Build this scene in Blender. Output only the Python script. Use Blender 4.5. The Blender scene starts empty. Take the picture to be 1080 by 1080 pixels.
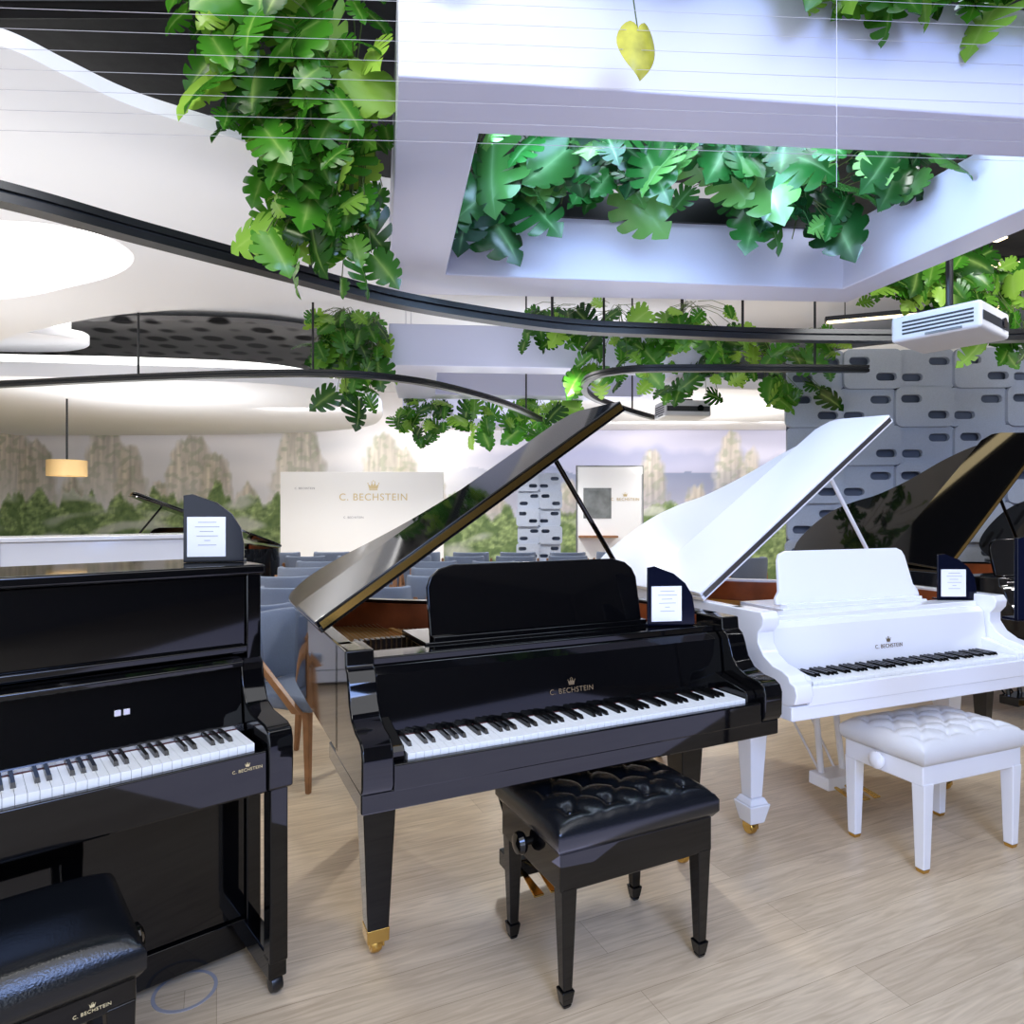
import bpy, bmesh, math, random
from mathutils import Vector, Matrix, noise
random.seed(7)
S=bpy.context.scene; C=S.collection; PI=math.pi
def lin(c):
    c=c/255.0
    return c/12.92 if c<=.04045 else ((c+.055)/1.055)**2.4
def rgb(r,g,b): return (lin(r),lin(g),lin(b),1)
# ------------------------------------------------------------------ materials
def mat(name,col,rough=.5,metal=0,coat=0,emit=0,bump=0,bscale=50,spec=.5,var=.0):
    m=bpy.data.materials.new(name); m.use_nodes=True
    nt=m.node_tree; p=nt.nodes['Principled BSDF']
    p.inputs['Base Color'].default_value=col; p.inputs['Roughness'].default_value=rough
    p.inputs['Metallic'].default_value=metal; p.inputs['Coat Weight'].default_value=coat
    p.inputs['Coat Roughness'].default_value=.03
    p.inputs['Specular IOR Level'].default_value=spec
    if emit:
        p.inputs['Emission Color'].default_value=col; p.inputs['Emission Strength'].default_value=emit
    if bump or var:
        tc=nt.nodes.new('ShaderNodeTexCoord'); n=nt.nodes.new('ShaderNodeTexNoise')
        n.inputs['Scale'].default_value=bscale; n.inputs['Detail'].default_value=4
        nt.links.new(tc.outputs['Object'],n.inputs['Vector'])
        if bump:
            b=nt.nodes.new('ShaderNodeBump'); b.inputs['Strength'].default_value=bump; b.inputs['Distance'].default_value=.01
            nt.links.new(n.outputs['Fac'],b.inputs['Height']); nt.links.new(b.outputs['Normal'],p.inputs['Normal'])
        if var:
            r=nt.nodes.new('ShaderNodeValToRGB')
            r.color_ramp.elements[0].position=.3; r.color_ramp.elements[1].position=.7
            r.color_ramp.elements[0].color=tuple(v*(1-var) for v in col[:3])+(1,)
            r.color_ramp.elements[1].color=tuple(min(1,v*(1+var)) for v in col[:3])+(1,)
            nt.links.new(n.outputs['Fac'],r.inputs['Fac']); nt.links.new(r.outputs['Color'],p.inputs['Base Color'])
    return m
MT={}
MT['black']=mat('black_lacquer',(.002,.002,.0025,1),.05,0,.1,spec=.4)
MT['white']=mat('white_lacquer',rgb(238,238,243),.12,0,.3)
MT['bleather']=mat('black_leather',(.005,.006,.008,1),.22,bump=.1,bscale=220)
MT['wleather']=mat('white_leather',rgb(220,218,218),.35,bump=.12,bscale=220)
MT['brass']=mat('polished_brass',rgb(214,176,98),.18,1)
MT['shade']=mat('gold_beige_shade',rgb(196,164,112),.45,.3)
MT['plate']=mat('gold_iron_plate',rgb(190,140,60),.35,.7,bump=.1,bscale=80)
MT['goldtext']=mat('gold_lettering',rgb(118,100,74),.4,.2)
MT['goldprint']=mat('gold_print',rgb(205,184,134),.5)
MT['goldpale']=mat('pale_gold_print',rgb(222,204,158),.6)
MT['steel']=mat('brushed_steel',rgb(200,200,205),.25,1)
MT['string']=mat('string_steel',rgb(190,170,140),.3,1)
MT['ivory']=mat('white_key_plastic',rgb(244,244,242),.12)
MT['ebony']=mat('black_key_plastic',(.004,.004,.004,1),.25)
MT['felt']=mat('red_felt',rgb(70,14,18),.9)
MT['spruce']=mat('spruce_board',rgb(200,150,95),.4,var=.15,bscale=8)
MT['mahog']=mat('brown_inner_rim',rgb(138,72,38),.3,var=.25,bscale=10)
MT['oak']=mat('chair_oak',rgb(150,104,66),.45,var=.25,bscale=14)
MT['blue']=mat('blue_grey_fabric',rgb(112,122,140),.9,bump=.3,bscale=300,var=.12)
MT['plaster']=mat('white_plaster',rgb(236,237,241),.6,bump=.02,bscale=30)
MT['frame']=mat('white_satin_panel',rgb(206,208,230),.35,bump=.02,bscale=20)
MT['dark']=mat('dark_ceiling',rgb(24,23,25),.7,bump=.2,bscale=12,var=.4)
MT['glassdark']=mat('dark_glass',rgb(22,18,17),.08)
MT['rail']=mat('black_track',rgb(16,16,18),.35)
MT['paper']=mat('paper',rgb(238,238,244),.7)
MT['ink']=mat('grey_ink',rgb(150,150,158),.7)
MT['fin']=mat('midnight_acrylic',rgb(9,13,30),.12,spec=.3)
MT['feltgrey']=mat('grey_felt',rgb(176,185,202),.95,bump=.2,bscale=200,var=.1,spec=.1)
MT['slotshade']=mat('slot_shade_backing',rgb(104,112,130),.95,spec=.1)
MT['proj']=mat('projector_white',rgb(214,214,216),.4)
MT['grille']=mat('dark_grille',rgb(46,48,52),.5)
MT['lens']=mat('lens_glass',rgb(10,12,20),.05)
MT['board']=mat('white_board',rgb(248,248,248),.5)
MT['boardgrey']=mat('photo_grey',rgb(120,124,124),.5,var=.5,bscale=4)
MT['cream']=mat('cream_lamp',rgb(250,236,205),.5,emit=1.2)
MT['warmbar']=mat('warm_bar_diffuser',rgb(255,232,180),.5,emit=3.0)
MT['glow']=mat('cove_light_diffuser',rgb(255,253,250),.5,emit=1.5)
MT['glowblue']=mat('grow_light_diffuser',rgb(170,205,255),.5,emit=6)
MT['stem']=mat('green_stem',rgb(84,104,48),.5,var=.3,bscale=20)
MT['yleaf']=mat('yellow_leaf',rgb(170,166,52),.4,var=.35,bscale=16)
MT['wallgrey']=mat('painted_wall',rgb(150,150,155),.7,bump=.02,bscale=20)
MT['wire']=mat('steel_wire',rgb(205,205,215),.35,.6)
def meshmat():
    m=bpy.data.materials.new('black_perforated_mesh'); m.use_nodes=True; nt=m.node_tree; p=nt.nodes['Principled BSDF']
    tc=nt.nodes.new('ShaderNodeTexCoord'); v=nt.nodes.new('ShaderNodeTexVoronoi'); v.inputs['Scale'].default_value=2.6; v.inputs['Randomness'].default_value=.2
    r=nt.nodes.new('ShaderNodeValToRGB'); r.color_ramp.elements[0].position=.36; r.color_ramp.elements[1].position=.46
    r.color_ramp.elements[0].color=rgb(7,7,8); r.color_ramp.elements[1].color=rgb(120,118,116)
    nt.links.new(tc.outputs['Object'],v.inputs['Vector']); nt.links.new(v.outputs['Distance'],r.inputs['Fac']); nt.links.new(r.outputs['Color'],p.inputs['Base Color'])
    p.inputs['Roughness'].default_value=.5; p.inputs['Specular IOR Level'].default_value=.2; return m
MT['darkmesh']=meshmat()
def leafmat(name,a,b,c,tr,ribc):
    m=bpy.data.materials.new(name); m.use_nodes=True; nt=m.node_tree; p=nt.nodes['Principled BSDF']; out=nt.nodes['Material Output']
    g=nt.nodes.new('ShaderNodeNewGeometry'); r=nt.nodes.new('ShaderNodeValToRGB')
    r.color_ramp.elements[0].color=a; r.color_ramp.elements[1].color=c
    e=r.color_ramp.elements.new(.55); e.color=b
    nt.links.new(g.outputs['Random Per Island'],r.inputs['Fac'])
    at_=nt.nodes.new('ShaderNodeAttribute'); at_.attribute_name='rib'
    pw=nt.nodes.new('ShaderNodeMath'); pw.operation='POWER'; pw.inputs[1].default_value=6; nt.links.new(at_.outputs['Fac'],pw.inputs[0])
    sc=nt.nodes.new('ShaderNodeMath'); sc.operation='MULTIPLY'; sc.inputs[1].default_value=.45; nt.links.new(pw.outputs[0],sc.inputs[0])
    mc=nt.nodes.new('ShaderNodeMix'); mc.data_type='RGBA'; nt.links.new(sc.outputs[0],mc.inputs[0]); nt.links.new(r.outputs['Color'],mc.inputs[6]); mc.inputs[7].default_value=ribc
    nt.links.new(mc.outputs[2],p.inputs['Base Color'])
    p.inputs['Roughness'].default_value=.26
    t=nt.nodes.new('ShaderNodeBsdfTranslucent'); nt.links.new(mc.outputs[2],t.inputs['Color'])
    mx=nt.nodes.new('ShaderNodeMixShader'); mx.inputs[0].default_value=tr
    nt.links.new(p.outputs[0],mx.inputs[1]); nt.links.new(t.outputs[0],mx.inputs[2]); nt.links.new(mx.outputs[0],out.inputs['Surface'])
    return m
MT['leaf']=leafmat('monstera_leaf',rgb(22,60,14),rgb(68,134,34),rgb(156,198,76),.28,rgb(176,208,110))
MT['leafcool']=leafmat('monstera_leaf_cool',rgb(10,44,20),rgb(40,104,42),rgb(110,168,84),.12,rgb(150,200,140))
def floormat():
    m=bpy.data.materials.new('pale_oak_planks'); m.use_nodes=True; nt=m.node_tree; p=nt.nodes['Principled BSDF']
    N=nt.nodes.new; L=nt.links.new
    tc=N('ShaderNodeTexCoord'); mp=N('ShaderNodeMapping'); mp.inputs['Rotation'].default_value=(0,0,math.radians(-24))
    L(tc.outputs['Object'],mp.inputs['Vector'])
    br=N('ShaderNodeTexBrick'); br.offset=.37; br.inputs['Scale'].default_value=1
    br.inputs['Brick Width'].default_value=1.8; br.inputs['Row Height'].default_value=.18
    br.inputs['Mortar Size'].default_value=.0009; br.inputs['Mortar Smooth'].default_value=.2
    br.inputs['Color1'].default_value=rgb(214,195,167); br.inputs['Color2'].default_value=rgb(198,178,150); br.inputs['Mortar'].default_value=rgb(158,138,112)
    L(mp.outputs[0],br.inputs['Vector'])
    mp2=N('ShaderNodeMapping'); mp2.inputs['Scale'].default_value=(1.0,13,1); L(mp.outputs[0],mp2.inputs['Vector'])
    nz=N('ShaderNodeTexNoise'); nz.inputs['Scale'].default_value=3.0; nz.inputs['Detail'].default_value=9; nz.inputs['Distortion'].default_value=1.7
    L(mp2.outputs[0],nz.inputs['Vector'])
    rp=N('ShaderNodeValToRGB'); rp.color_ramp.elements[0].position=.28; rp.color_ramp.elements[1].position=.66
    rp.color_ramp.elements[0].color=(.66,.62,.58,1); rp.color_ramp.elements[1].color=(1.06,1.06,1.06,1)
    L(nz.outputs['Fac'],rp.inputs['Fac'])
    mx=N('ShaderNodeMix'); mx.data_type='RGBA'; mx.blend_type='MULTIPLY'; mx.inputs[0].default_value=.75
    L(br.outputs['Color'],mx.inputs[6]); L(rp.outputs['Color'],mx.inputs[7]); L(mx.outputs[2],p.inputs['Base Color'])
    p.inputs['Roughness'].default_value=.33
    b=N('ShaderNodeBump'); b.inputs['Strength'].default_value=.05; L(nz.outputs['Fac'],b.inputs['Height']); L(b.outputs[0],p.inputs['Normal'])
    return m
MT['floor']=floormat()
# ------------------------------------------------------------------ mesh helpers
class MB:
    def __init__(s): s.bm=bmesh.new()
    def box(s,x0,x1,y0,y1,z0,z1):
        v=[s.bm.verts.new(p) for p in ((x0,y0,z0),(x1,y0,z0),(x1,y1,z0),(x0,y1,z0),(x0,y0,z1),(x1,y0,z1),(x1,y1,z1),(x0,y1,z1))]
        for f in ((0,3,2,1),(4,5,6,7),(0,1,5,4),(1,2,6,5),(2,3,7,6),(3,0,4,7)): s.bm.faces.new([v[i] for i in f])
        return s
    def loft(s,rings,cap=True,closed=True):
        R=[[s.bm.verts.new(p) for p in r] for r in rings]; n=len(R[0])
        for a,b in zip(R,R[1:]):
            for i in range(n if closed else n-1):
                s.bm.faces.new((a[i],a[(i+1)%n],b[(i+1)%n],b[i]))
        if cap: s.bm.faces.new(R[0][::-1]); s.bm.faces.new(R[-1])
        return s
    def prism(s,pts,ax,a,b):
        def P(p,t): return (p[0],p[1],t) if ax=='z' else ((t,p[0],p[1]) if ax=='x' else (p[0],t,p[1]))
        return s.loft([[P(p,a) for p in pts],[P(p,b) for p in pts]])
    def taper(s,cx,cy,z0,z1,w0,w1,d0=None,d1=None,dx=0,dy=0):
        d0=d0 or w0; d1=d1 or w1
        def r(x,y,z,w,d): return [(x-w/2,y-d/2,z),(x+w/2,y-d/2,z),(x+w/2,y+d/2,z),(x-w/2,y+d/2,z)]
        return s.loft([r(cx+dx,cy+dy,z0,w0,d0),r(cx,cy,z1,w1,d1)])
    def tube(s,pts,r,seg=8,r1=None):
        pts=[Vector(p) for p in pts]; rings=[]; n=len(pts)
        for i,p in enumerate(pts):
            t=(pts[min(i+1,n-1)]-pts[max(i-1,0)]).normalized()
            a=t.cross(Vector((0,0,1)) if abs(t.z)<.95 else Vector((1,0,0))).normalized(); b=t.cross(a)
            rr=r if r1 is None else r+(r1-r)*i/(n-1)
            rings.append([p+(a*math.cos(2*PI*k/seg)+b*math.sin(2*PI*k/seg))*rr for k in range(seg)])
        return s.loft(rings)
    def lathe(s,prof,c=(0,0,0),seg=24,ax='z'):
        rings=[]
        for r,z in prof:
            ring=[]
            for k in range(seg):
                a=2*PI*k/seg; u,v=r*math.cos(a),r*math.sin(a)
                ring.append((c[0]+u,c[1]+v,c[2]+z) if ax=='z' else ((c[0]+z,c[1]+u,c[2]+v) if ax=='x' else (c[0]+u,c[1]+z,c[2]+v)))
            rings.append(ring)
        return s.loft(rings)
    def sweep(s,pts,w,z0,z1):
        pts=[Vector((p[0],p[1])) for p in pts]; n=len(pts); rings=[]
        for i,p in enumerate(pts):
            t=(pts[min(i+1,n-1)]-pts[max(i-1,0)]).normalized(); q=Vector((-t.y,t.x))*w/2
            a,b=p+q,p-q
            rings.append([(a.x,a.y,z0),(b.x,b.y,z0),(b.x,b.y,z1),(a.x,a.y,z1)])
        return s.loft(rings)
    def plate(s,loops,z0,z1):
        es=[]
        for lp in loops:
            vs=[s.bm.verts.new((p[0],p[1],z0)) for p in lp]
            es+=[s.bm.edges.new((vs[i],vs[(i+1)%len(vs)])) for i in range(len(vs))]
        g=bmesh.ops.triangle_fill(s.bm,use_beauty=True,use_dissolve=False,edges=es)
        fs=[f for f in g['geom'] if isinstance(f,bmesh.types.BMFace)]
        r=bmesh.ops.extrude_face_region(s.bm,geom=fs)
        for v in r['geom']:
            if isinstance(v,bmesh.types.BMVert): v.co.z=z1
        return s
    def xf(s,M): s.bm.transform(M); return s
    def build(s,name,m,parent=None,bevel=0,seg=2,smooth=True,ang=35,recalc=True):
        if recalc: bmesh.ops.recalc_face_normals(s.bm,faces=s.bm.faces[:])
        me=bpy.data.meshes.new(name); s.bm.to_mesh(me); s.bm.free()
        me.materials.append(MT[m] if isinstance(m,str) else m)
        if smooth:
            me.polygons.foreach_set('use_smooth',[True]*len(me.polygons)); me.set_sharp_from_angle(angle=math.radians(ang))
        o=bpy.data.objects.new(name,me); C.objects.link(o)
        if parent: o.parent=parent
        if bevel:
            b=o.modifiers.new('bevel','BEVEL'); b.width=bevel; b.segments=seg; b.limit_method='ANGLE'; b.angle_limit=math.radians(40); b.harden_normals=True
        return o
def tag(o,label,cat,group=None,kind=None):
    if label: o['label']=label
    if cat: o['category']=cat
    if group: o['group']=group
    if kind: o['kind']=kind
    return o
def thing(name,label,cat,loc=(0,0,0),rz=0,group=None):
    o=bpy.data.objects.new(name,None); C.objects.link(o); o.location=loc; o.rotation_euler=(0,0,rz)
    o.empty_display_size=.1
    return tag(o,label,cat,group)
def copy_tree(o,parent=None):
    c=o.copy(); C.objects.link(c); c.parent=parent
    for ch in list(o.children): copy_tree(ch,c)
    return c
def inst(name,me,parent,loc):
    o=bpy.data.objects.new(name,me); C.objects.link(o); o.parent=parent; o.location=loc; return o
def spline(P,n=8,closed=False):
    P=[Vector(p) for p in P]; out=[]; N=len(P)
    for i in range(N if closed else N-1):
        g=lambda k: P[k%N] if closed else P[max(0,min(N-1,k))]
        p0,p1,p2,p3=g(i-1),g(i),g(i+1),g(i+2)
        for k in range(n):
            t=k/n
            out.append(.5*((2*p1)+(p2-p0)*t+(2*p0-5*p1+4*p2-p3)*t*t+(3*p1-p0-3*p2+p3)*t**3))
    if not closed: out.append(P[-1])
    return out
H=1.4
def at(px,py,z):      # a point of the photograph on the horizontal level z
    d=(H-z)*700/(py-540); return ((px-540)*d/700,d)
def text_bm(bm,txt,size,M,align='CENTER'):
    cu=bpy.data.curves.new('t','FONT'); cu.body=txt; cu.size=size; cu.align_x=align; cu.extrude=.0006 if size<.1 else .003; cu.space_character=1.12
    o=bpy.data.objects.new('t',cu); C.objects.link(o); bpy.context.view_layer.update()
    me=bpy.data.meshes.new_from_object(o.evaluated_get(bpy.context.evaluated_depsgraph_get()))
    me.transform(M); bm.from_mesh(me); bpy.data.objects.remove(o); bpy.data.curves.remove(cu); bpy.data.meshes.remove(me)
def crown_bm(bm,w,M):
    t=MB(); h=w*.75
    t.prism([(-w*.38,0),(w*.38,0),(w*.5,h*.62),(w*.25,h*.36),(w*.14,h*.8),(0,h*.4),(-w*.14,h*.8),(-w*.25,h*.36),(-w*.5,h*.62)],'z',-.0006,.0006)
    for x,y in ((-.5,.68),(-.14,.86),(.14,.86),(.5,.68),(0,1.0)):
        t.lathe([(w*.055,-.0006),(w*.055,.0006)],(x*w,y*h,0),10)
    t.box(-w*.38,w*.38,-h*.16,-h*.04,-.0006,.0006)
    me=bpy.data.meshes.new('c'); t.xf(M).bm.to_mesh(me); t.bm.free(); bm.from_mesh(me); bpy.data.meshes.remove(me)
FRONT=Matrix.Rotation(PI/2,4,'X')
def logo(name,parent,loc,size,m='goldtext',tilt=0,crown=True,txt='C. BECHSTEIN',rz=0):
    b=MB(); M=Matrix.Translation(loc)@Matrix.Rotation(rz,4,'Z')@Matrix.Rotation(tilt,4,'X')@FRONT
    text_bm(b.bm,txt,size,M); o=b.build(name,m,parent,smooth=False,recalc=False)
    if crown:
        b=MB(); crown_bm(b.bm,size*1.1,M@Matrix.Translation((0,size*1.15,0))); b.build('crown_emblem',m,parent,smooth=False,recalc=False)
    return o
# ------------------------------------------------------------------ the room
def struct(b,name,m,bevel=0,**k): return tag(b.build(name,m,None,bevel,**k),None,None,None,'structure')
struct(MB().box(-9.5,9.5,-3.5,13,-.1,0),'floor','floor')
struct(MB().box(-9.5,9.5,-3.5,13.1,3.75,3.85),'ceiling','plaster')
struct(MB().plate([spline([(-8,-3),(3.2,-3),(7.5,0),(8,4),(7,6.0),(4,6.4),(2.4,5.6),(1.5,4.6),(-.5,4.6),(-3,3.6),(-8,3.4)],6,True)],3.66,3.74),'ceiling','dark')
struct(MB().box(9.5,9.6,-3.5,13,0,3.75),'wall_right','wallgrey')
fw=MB()
for x0,x1 in ((-9.5,-7),(-4,-3.6),(-.6,-.2),(2.8,9.5)): fw.box(x0,x1,-3.7,-3.5,0,3.75)
for x0,x1 in ((-7,-4),(-3.6,-.6),(-.2,2.8)): fw.box(x0,x1,-3.7,-3.5,3.2,3.75)
struct(fw,'wall_front','wallgrey')
for i,x0 in enumerate((-7,-3.6,-.2)):
    w=MB()
    for a,b in ((x0,x0+.06),(x0+1.47,x0+1.53),(x0+2.94,x0+3)): w.box(a,b,-3.64,-3.56,0,3.2)
    w.box(x0,x0+3,-3.64,-3.56,0,.06); w.box(x0,x0+3,-3.64,-3.56,3.14,3.2)
    struct(w,'window_%d'%(i+1),'rail')
# mural painted on the back and left walls: (centre, top, width, depth of the pillar below its top)
PEAKS=[(-95,455,60,60),(-40,470,40,50),(10,448,50,95),(38,464,40,85),(76,500,26,50),(112,448,44,90),(138,468,30,80),(168,506,26,40),(203,459,50,95),(228,476,34,80),(262,510,30,40),(316,443,46,100),(352,503,24,50),(405,457,44,90),(428,472,30,70),(462,506,24,40),(520,518,40,40),(600,506,28,50),(640,512,30,40),(688,473,30,90),(735,510,30,40),(770,454,30,95),(793,472,24,70),(820,495,30,50),(868,470,34,60),(930,490,40,60),(1000,465,40,60),(1080,480,50,60)]
def mural(px,py):
    f=lambda x,y,s=0: noise.noise(Vector((x,y,s)))
    t=max(0,min(1,(py-420)/140))
    c=Vector((236-8*t,231-3*t,229+6*t))
    cl=f(px/130,py/26,3)*.6+f(px/50,py/14,9)*.35
    c+=Vector((22,19,16))*cl
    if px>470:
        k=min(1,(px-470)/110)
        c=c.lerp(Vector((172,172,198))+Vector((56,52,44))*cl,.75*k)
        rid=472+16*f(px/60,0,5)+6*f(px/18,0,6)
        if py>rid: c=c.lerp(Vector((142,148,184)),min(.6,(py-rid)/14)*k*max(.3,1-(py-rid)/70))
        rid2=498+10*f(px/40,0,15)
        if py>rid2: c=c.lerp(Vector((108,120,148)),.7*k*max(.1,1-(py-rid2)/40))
    for (cx,top,w,dp) in PEAKS:
        hw=w*.5*(1+.35*max(0,(py-top))/60)
        ed=hw*(1-.6*math.exp(-max(0,py-top)/18))+5*f(px/7,py/11,cx)
        dx=abs(px-cx)
        tp=top+7*f(px/6,0,cx)+dx*dx/(w*1.3)
        if py>tp and dx<ed:
            st=f(px/3.4,py/44,cx+2)*.7+f(px/2.4,py/15,cx)*.35
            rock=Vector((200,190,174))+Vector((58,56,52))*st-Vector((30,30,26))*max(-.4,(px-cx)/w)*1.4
            g=f(px/8,py/6,cx+4)
            if g>.05: rock=rock.lerp(Vector((146,154,122)),min(.5,(g-.05)*4))
            a=.82*max(0,min(1,1-(py-top-dp*.35)/(dp*.75)))*min(1,(ed-dx)/6+.15)*min(1,(py-tp)/4+.2)
            c=c.lerp(rock,a)
    gl=524+28*f(px/52,0,21)+18*f(px/17,0,22)+7*f(px/5,0,24)
    if px>480: gl+=14
    if py>gl:
        sh=f(px/6,py/5,30)+.6*f(px/2.4,py/2.4,31)
        g=Vector((132,156,98))+Vector((70,70,50))*sh
        if f(px/24,py/18,55)>.05: g=g.lerp(Vector((84,112,60)),.6)
        c=c.lerp(g,min(.92,(py-gl)/8+.3))
        m=f(px/46,py/14,40)
        if m>.1: c=c.lerp(Vector((226,226,226)),min(.7,(m-.1)*2.6))
    return c
def mural_wall(name,p0,p1,px_of):
    b=bmesh.new(); L=(Vector(p1)-Vector(p0)).length; nx=int(L/.028); nz=134
    lay=b.verts.layers.float_color.new('paint'); V=[]
    for j in range(nz+1):
        z=3.75*j/nz; row=[]
        for i in range(nx+1):
            p=Vector(p0).lerp(Vector(p1),i/nx); v=b.verts.new((p.x,p.y,z))
            c=mural(px_of(p),540-(z-1.4)*53.8)
            v[lay]=(lin(max(0,min(255,c.x))),lin(max(0,min(255,c.y))),lin(max(0,min(255,c.z))),1); row.append(v)
        V.append(row)
    for j in range(nz):
        for i in range(nx): b.faces.new((V[j][i],V[j][i+1],V[j+1][i+1],V[j+1][i]))
    me=bpy.data.meshes.new(name); b.to_mesh(me); b.free()
    m=bpy.data.materials.new('landscape_mural'); m.use_nodes=True; nt=m.node_tree; p=nt.nodes['Principled BSDF']
    a=nt.nodes.new('ShaderNodeAttribute'); a.attribute_name='paint'
    nt.links.new(a.outputs['Color'],p.inputs['Base Color']); p.inputs['Roughness'].default_value=.8
    me.materials.append(m); o=bpy.data.objects.new(name,me); C.objects.link(o); o['kind']='structure'; return o
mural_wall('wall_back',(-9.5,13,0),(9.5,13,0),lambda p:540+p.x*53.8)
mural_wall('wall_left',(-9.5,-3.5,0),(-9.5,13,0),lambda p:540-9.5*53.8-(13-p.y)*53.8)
# white organic ceiling sheets
def P2(l,z): return [at(x,y,z) for x,y in l]
zA=2.95
edge=P2([(0,48),(70,80),(140,112),(235,142),(310,168),(385,190)],zA)
far=P2([(398,300),(372,314),(300,321),(200,326),(110,334),(40,348),(0,360)],zA)
outer=spline([(-6,1.3),(-4,1.55),(-2.9,1.8),(-2.3,1.98),(-1.95,2.1)]+edge)+spline(far+[(-6,7.2),(-9.4,7.4)])+[(-9.4,1.2)]
hl=P2([(-160,232),(0,233),(62,238),(112,250),(141,270),(126,288),(78,302),(0,316),(-160,322)],zA)
hole=spline(hl,6,True)
struct(MB().plate([outer,hole],zA,zA+.06),'ceiling','plaster',.02,seg=3)
wl=MB(); hp=[(p.x,p.y) for p in hole]
cx=sum(p[0] for p in hp)/len(hp); cy=sum(p[1] for p in hp)/len(hp)
gr=lambda s:[(cx+(p[0]-cx)*s,cy+(p[1]-cy)*s) for p in hp]
wl.loft([[(x,y,zA+.05) for x,y in gr(1.01)],[(x,y,zA+.2) for x,y in gr(1.02)]],cap=False); struct(wl,'ceiling','plaster')
tag(MB().plate([gr(1.03)],zA+.2,zA+.23).build('ceiling_light','glow'),'glowing rounded recess light in the white ceiling at left','ceiling light')
zB=2.85
obp=[(-9.4,6.6),(-6.2,7.0),(-4.2,7.25),(-2.6,7.6),(-1.9,8.6),(-2.0,10.2),(-2.8,11.6),(-5,12.4),(-9.4,12.6)]
struct(MB().plate([spline(obp)],zB,zB+.16),'ceiling','plaster',.07,seg=4)
cl=MB().sweep([(x,y) for x,y,*_ in spline([(-7.5,7.1),(-5.6,7.35),(-4.2,7.5),(-2.9,7.8),(-2.3,8.5)],8)],.08,3.01,3.14)
tag(cl.build('cove_light','glow'),'thin glowing strip light along the edge of the rounded white ceiling at left','ceiling light')
up=spline([(-9.4,6.2),(-6.8,6.4),(-5.4,6.8),(-4.7,7.3),(-5.3,7.8),(-7,7.7),(-9.4,7.5)])
struct(MB().plate([up],3.28,3.38),'ceiling','plaster',.04)
cl=MB().sweep([(x,y) for x,y,*_ in spline([(-8.5,6.35),(-6.8,6.5),(-5.5,6.9),(-4.85,7.3)],8)],.06,3.4,3.48)
tag(cl.build('cove_light','glow'),'short glowing strip light above the small white ceiling disc at far left','ceiling light')
ms=spline([(-9.4,7.9),(-6,7.8),(-4,7.7),(-2.6,8.0),(-1.9,9.0),(-2.2,10.8),(-5,11),(-9.4,10.8)])
struct(MB().plate([ms],3.62,3.68),'trim_1','darkmesh')
oc=spline([(9.4,6.9),(6.2,6.9),(4.4,7.2),(3.6,7.8),(4.0,8.6),(5.2,9.3),(6.8,9.8),(9.4,10)])
struct(MB().plate([oc],3.1,3.25),'ceiling','plaster',.05,seg=3)
od=spline([(-1.4,9.6),(0,8.9),(2.4,8.6),(5,9.2),(7.4,10.6),(7.4,12.8),(3,12.9),(-1.2,12.8)],8,True)
struct(MB().plate([od],3.0,3.15),'ceiling','plaster',.05,seg=3)
for i,(y,x0,x1) in enumerate(((1.35,-5,-.7),(1.75,-4.6,-.7),(2.15,-4.2,-.7),(2.6,-4,-.7))):
    struct(MB().box(x0,x1,y,y+.1,3.4,3.7),'trim_%d'%(i+2),'glassdark',.01)
for (x,y,l,dg,zz) in ((3.6,5.7,2.2,-8,3.5),(4.4,7.0,2.0,-20,3.5),(3.3,5.0,1.0,12,3.5)):
    t=thing('light_bar','','ceiling light',(x,y,zz),math.radians(dg)); t['label']={2.2:'warm light bar above the felt divider, nearer one',2.0:'warm light bar above the felt divider, farther one',1.0:'short warm light bar among the plants at the right'}[l]
    MB().box(-l/2,l/2,-.05,.05,0,.05).build('housing','rail',t,.005); MB().box(-l/2+.02,l/2-.02,-.042,.042,-.012,.0).build('diffuser','warmbar',t)
    for s in (-1,1): MB().tube([(s*l*.4,0,.04),(s*l*.4,0,.158 if y<6.5 else .248)],.006,6).build('suspension_rod','rail',t)
# suspended white planter frames
def ringbox(label,O,I,z0,z1):
    t=thing('ceiling_planter',label,'ceiling planter',(O[0][0],O[0][1],z0))
    ox,oy=O[0]; q=lambda L:[(x-ox,y-oy) for x,y in L]
    MB().plate([q(O),q(I)],0,z1-z0).build('frame','frame',t,.008,seg=2)
    b=MB(); (x0,y0),(x1,y1)=q(I)[1],q(I)[2]
    b.loft([[(x0,y0-.02,z1-z0-.02),(x0,y0+.22,z1-z0-.02),(x0,y0+.22,z1-z0+.12),(x0,y0-.02,z1-z0+.12)],[(x1,y1-.02,z1-z0-.02),(x1,y1+.22,z1-z0-.02),(x1,y1+.22,z1-z0+.12),(x1,y1-.02,z1-z0+.12)]])
    b.build('trough','rail',t)
    cx=sum(p[0] for p in q(O))/4; cy=sum(p[1] for p in q(O))/4
    for x,y in q(O):
        X,Y=x+(cx-x)*.1,y+(cy-y)*.1
        MB().tube([(X,Y,z1-z0-.03),(X,Y,3.74-z0)],.004,6).build('suspension_rod','wire',t)
    return t
O1=[(-.34,1.98),(-.735,3.96),(2.08,4.12),(2.56,2.28)]; I1=[(-.114,2.286),(-.364,3.64),(1.93,3.87),(2.30,2.47)]
ringbox('large white rectangular ceiling frame overhead with monstera hanging in its opening',O1,I1,2.7,3.06)
ringbox('smaller white ceiling frame behind the large one, above the raised black piano lid',[(-1.09,5.87),(-1.3,7.6),(1.7,7.8),(1.76,6.1)],[(-.7,6.2),(-.85,7.35),(1.45,7.5),(1.5,6.35)],2.7,3.07)
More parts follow.
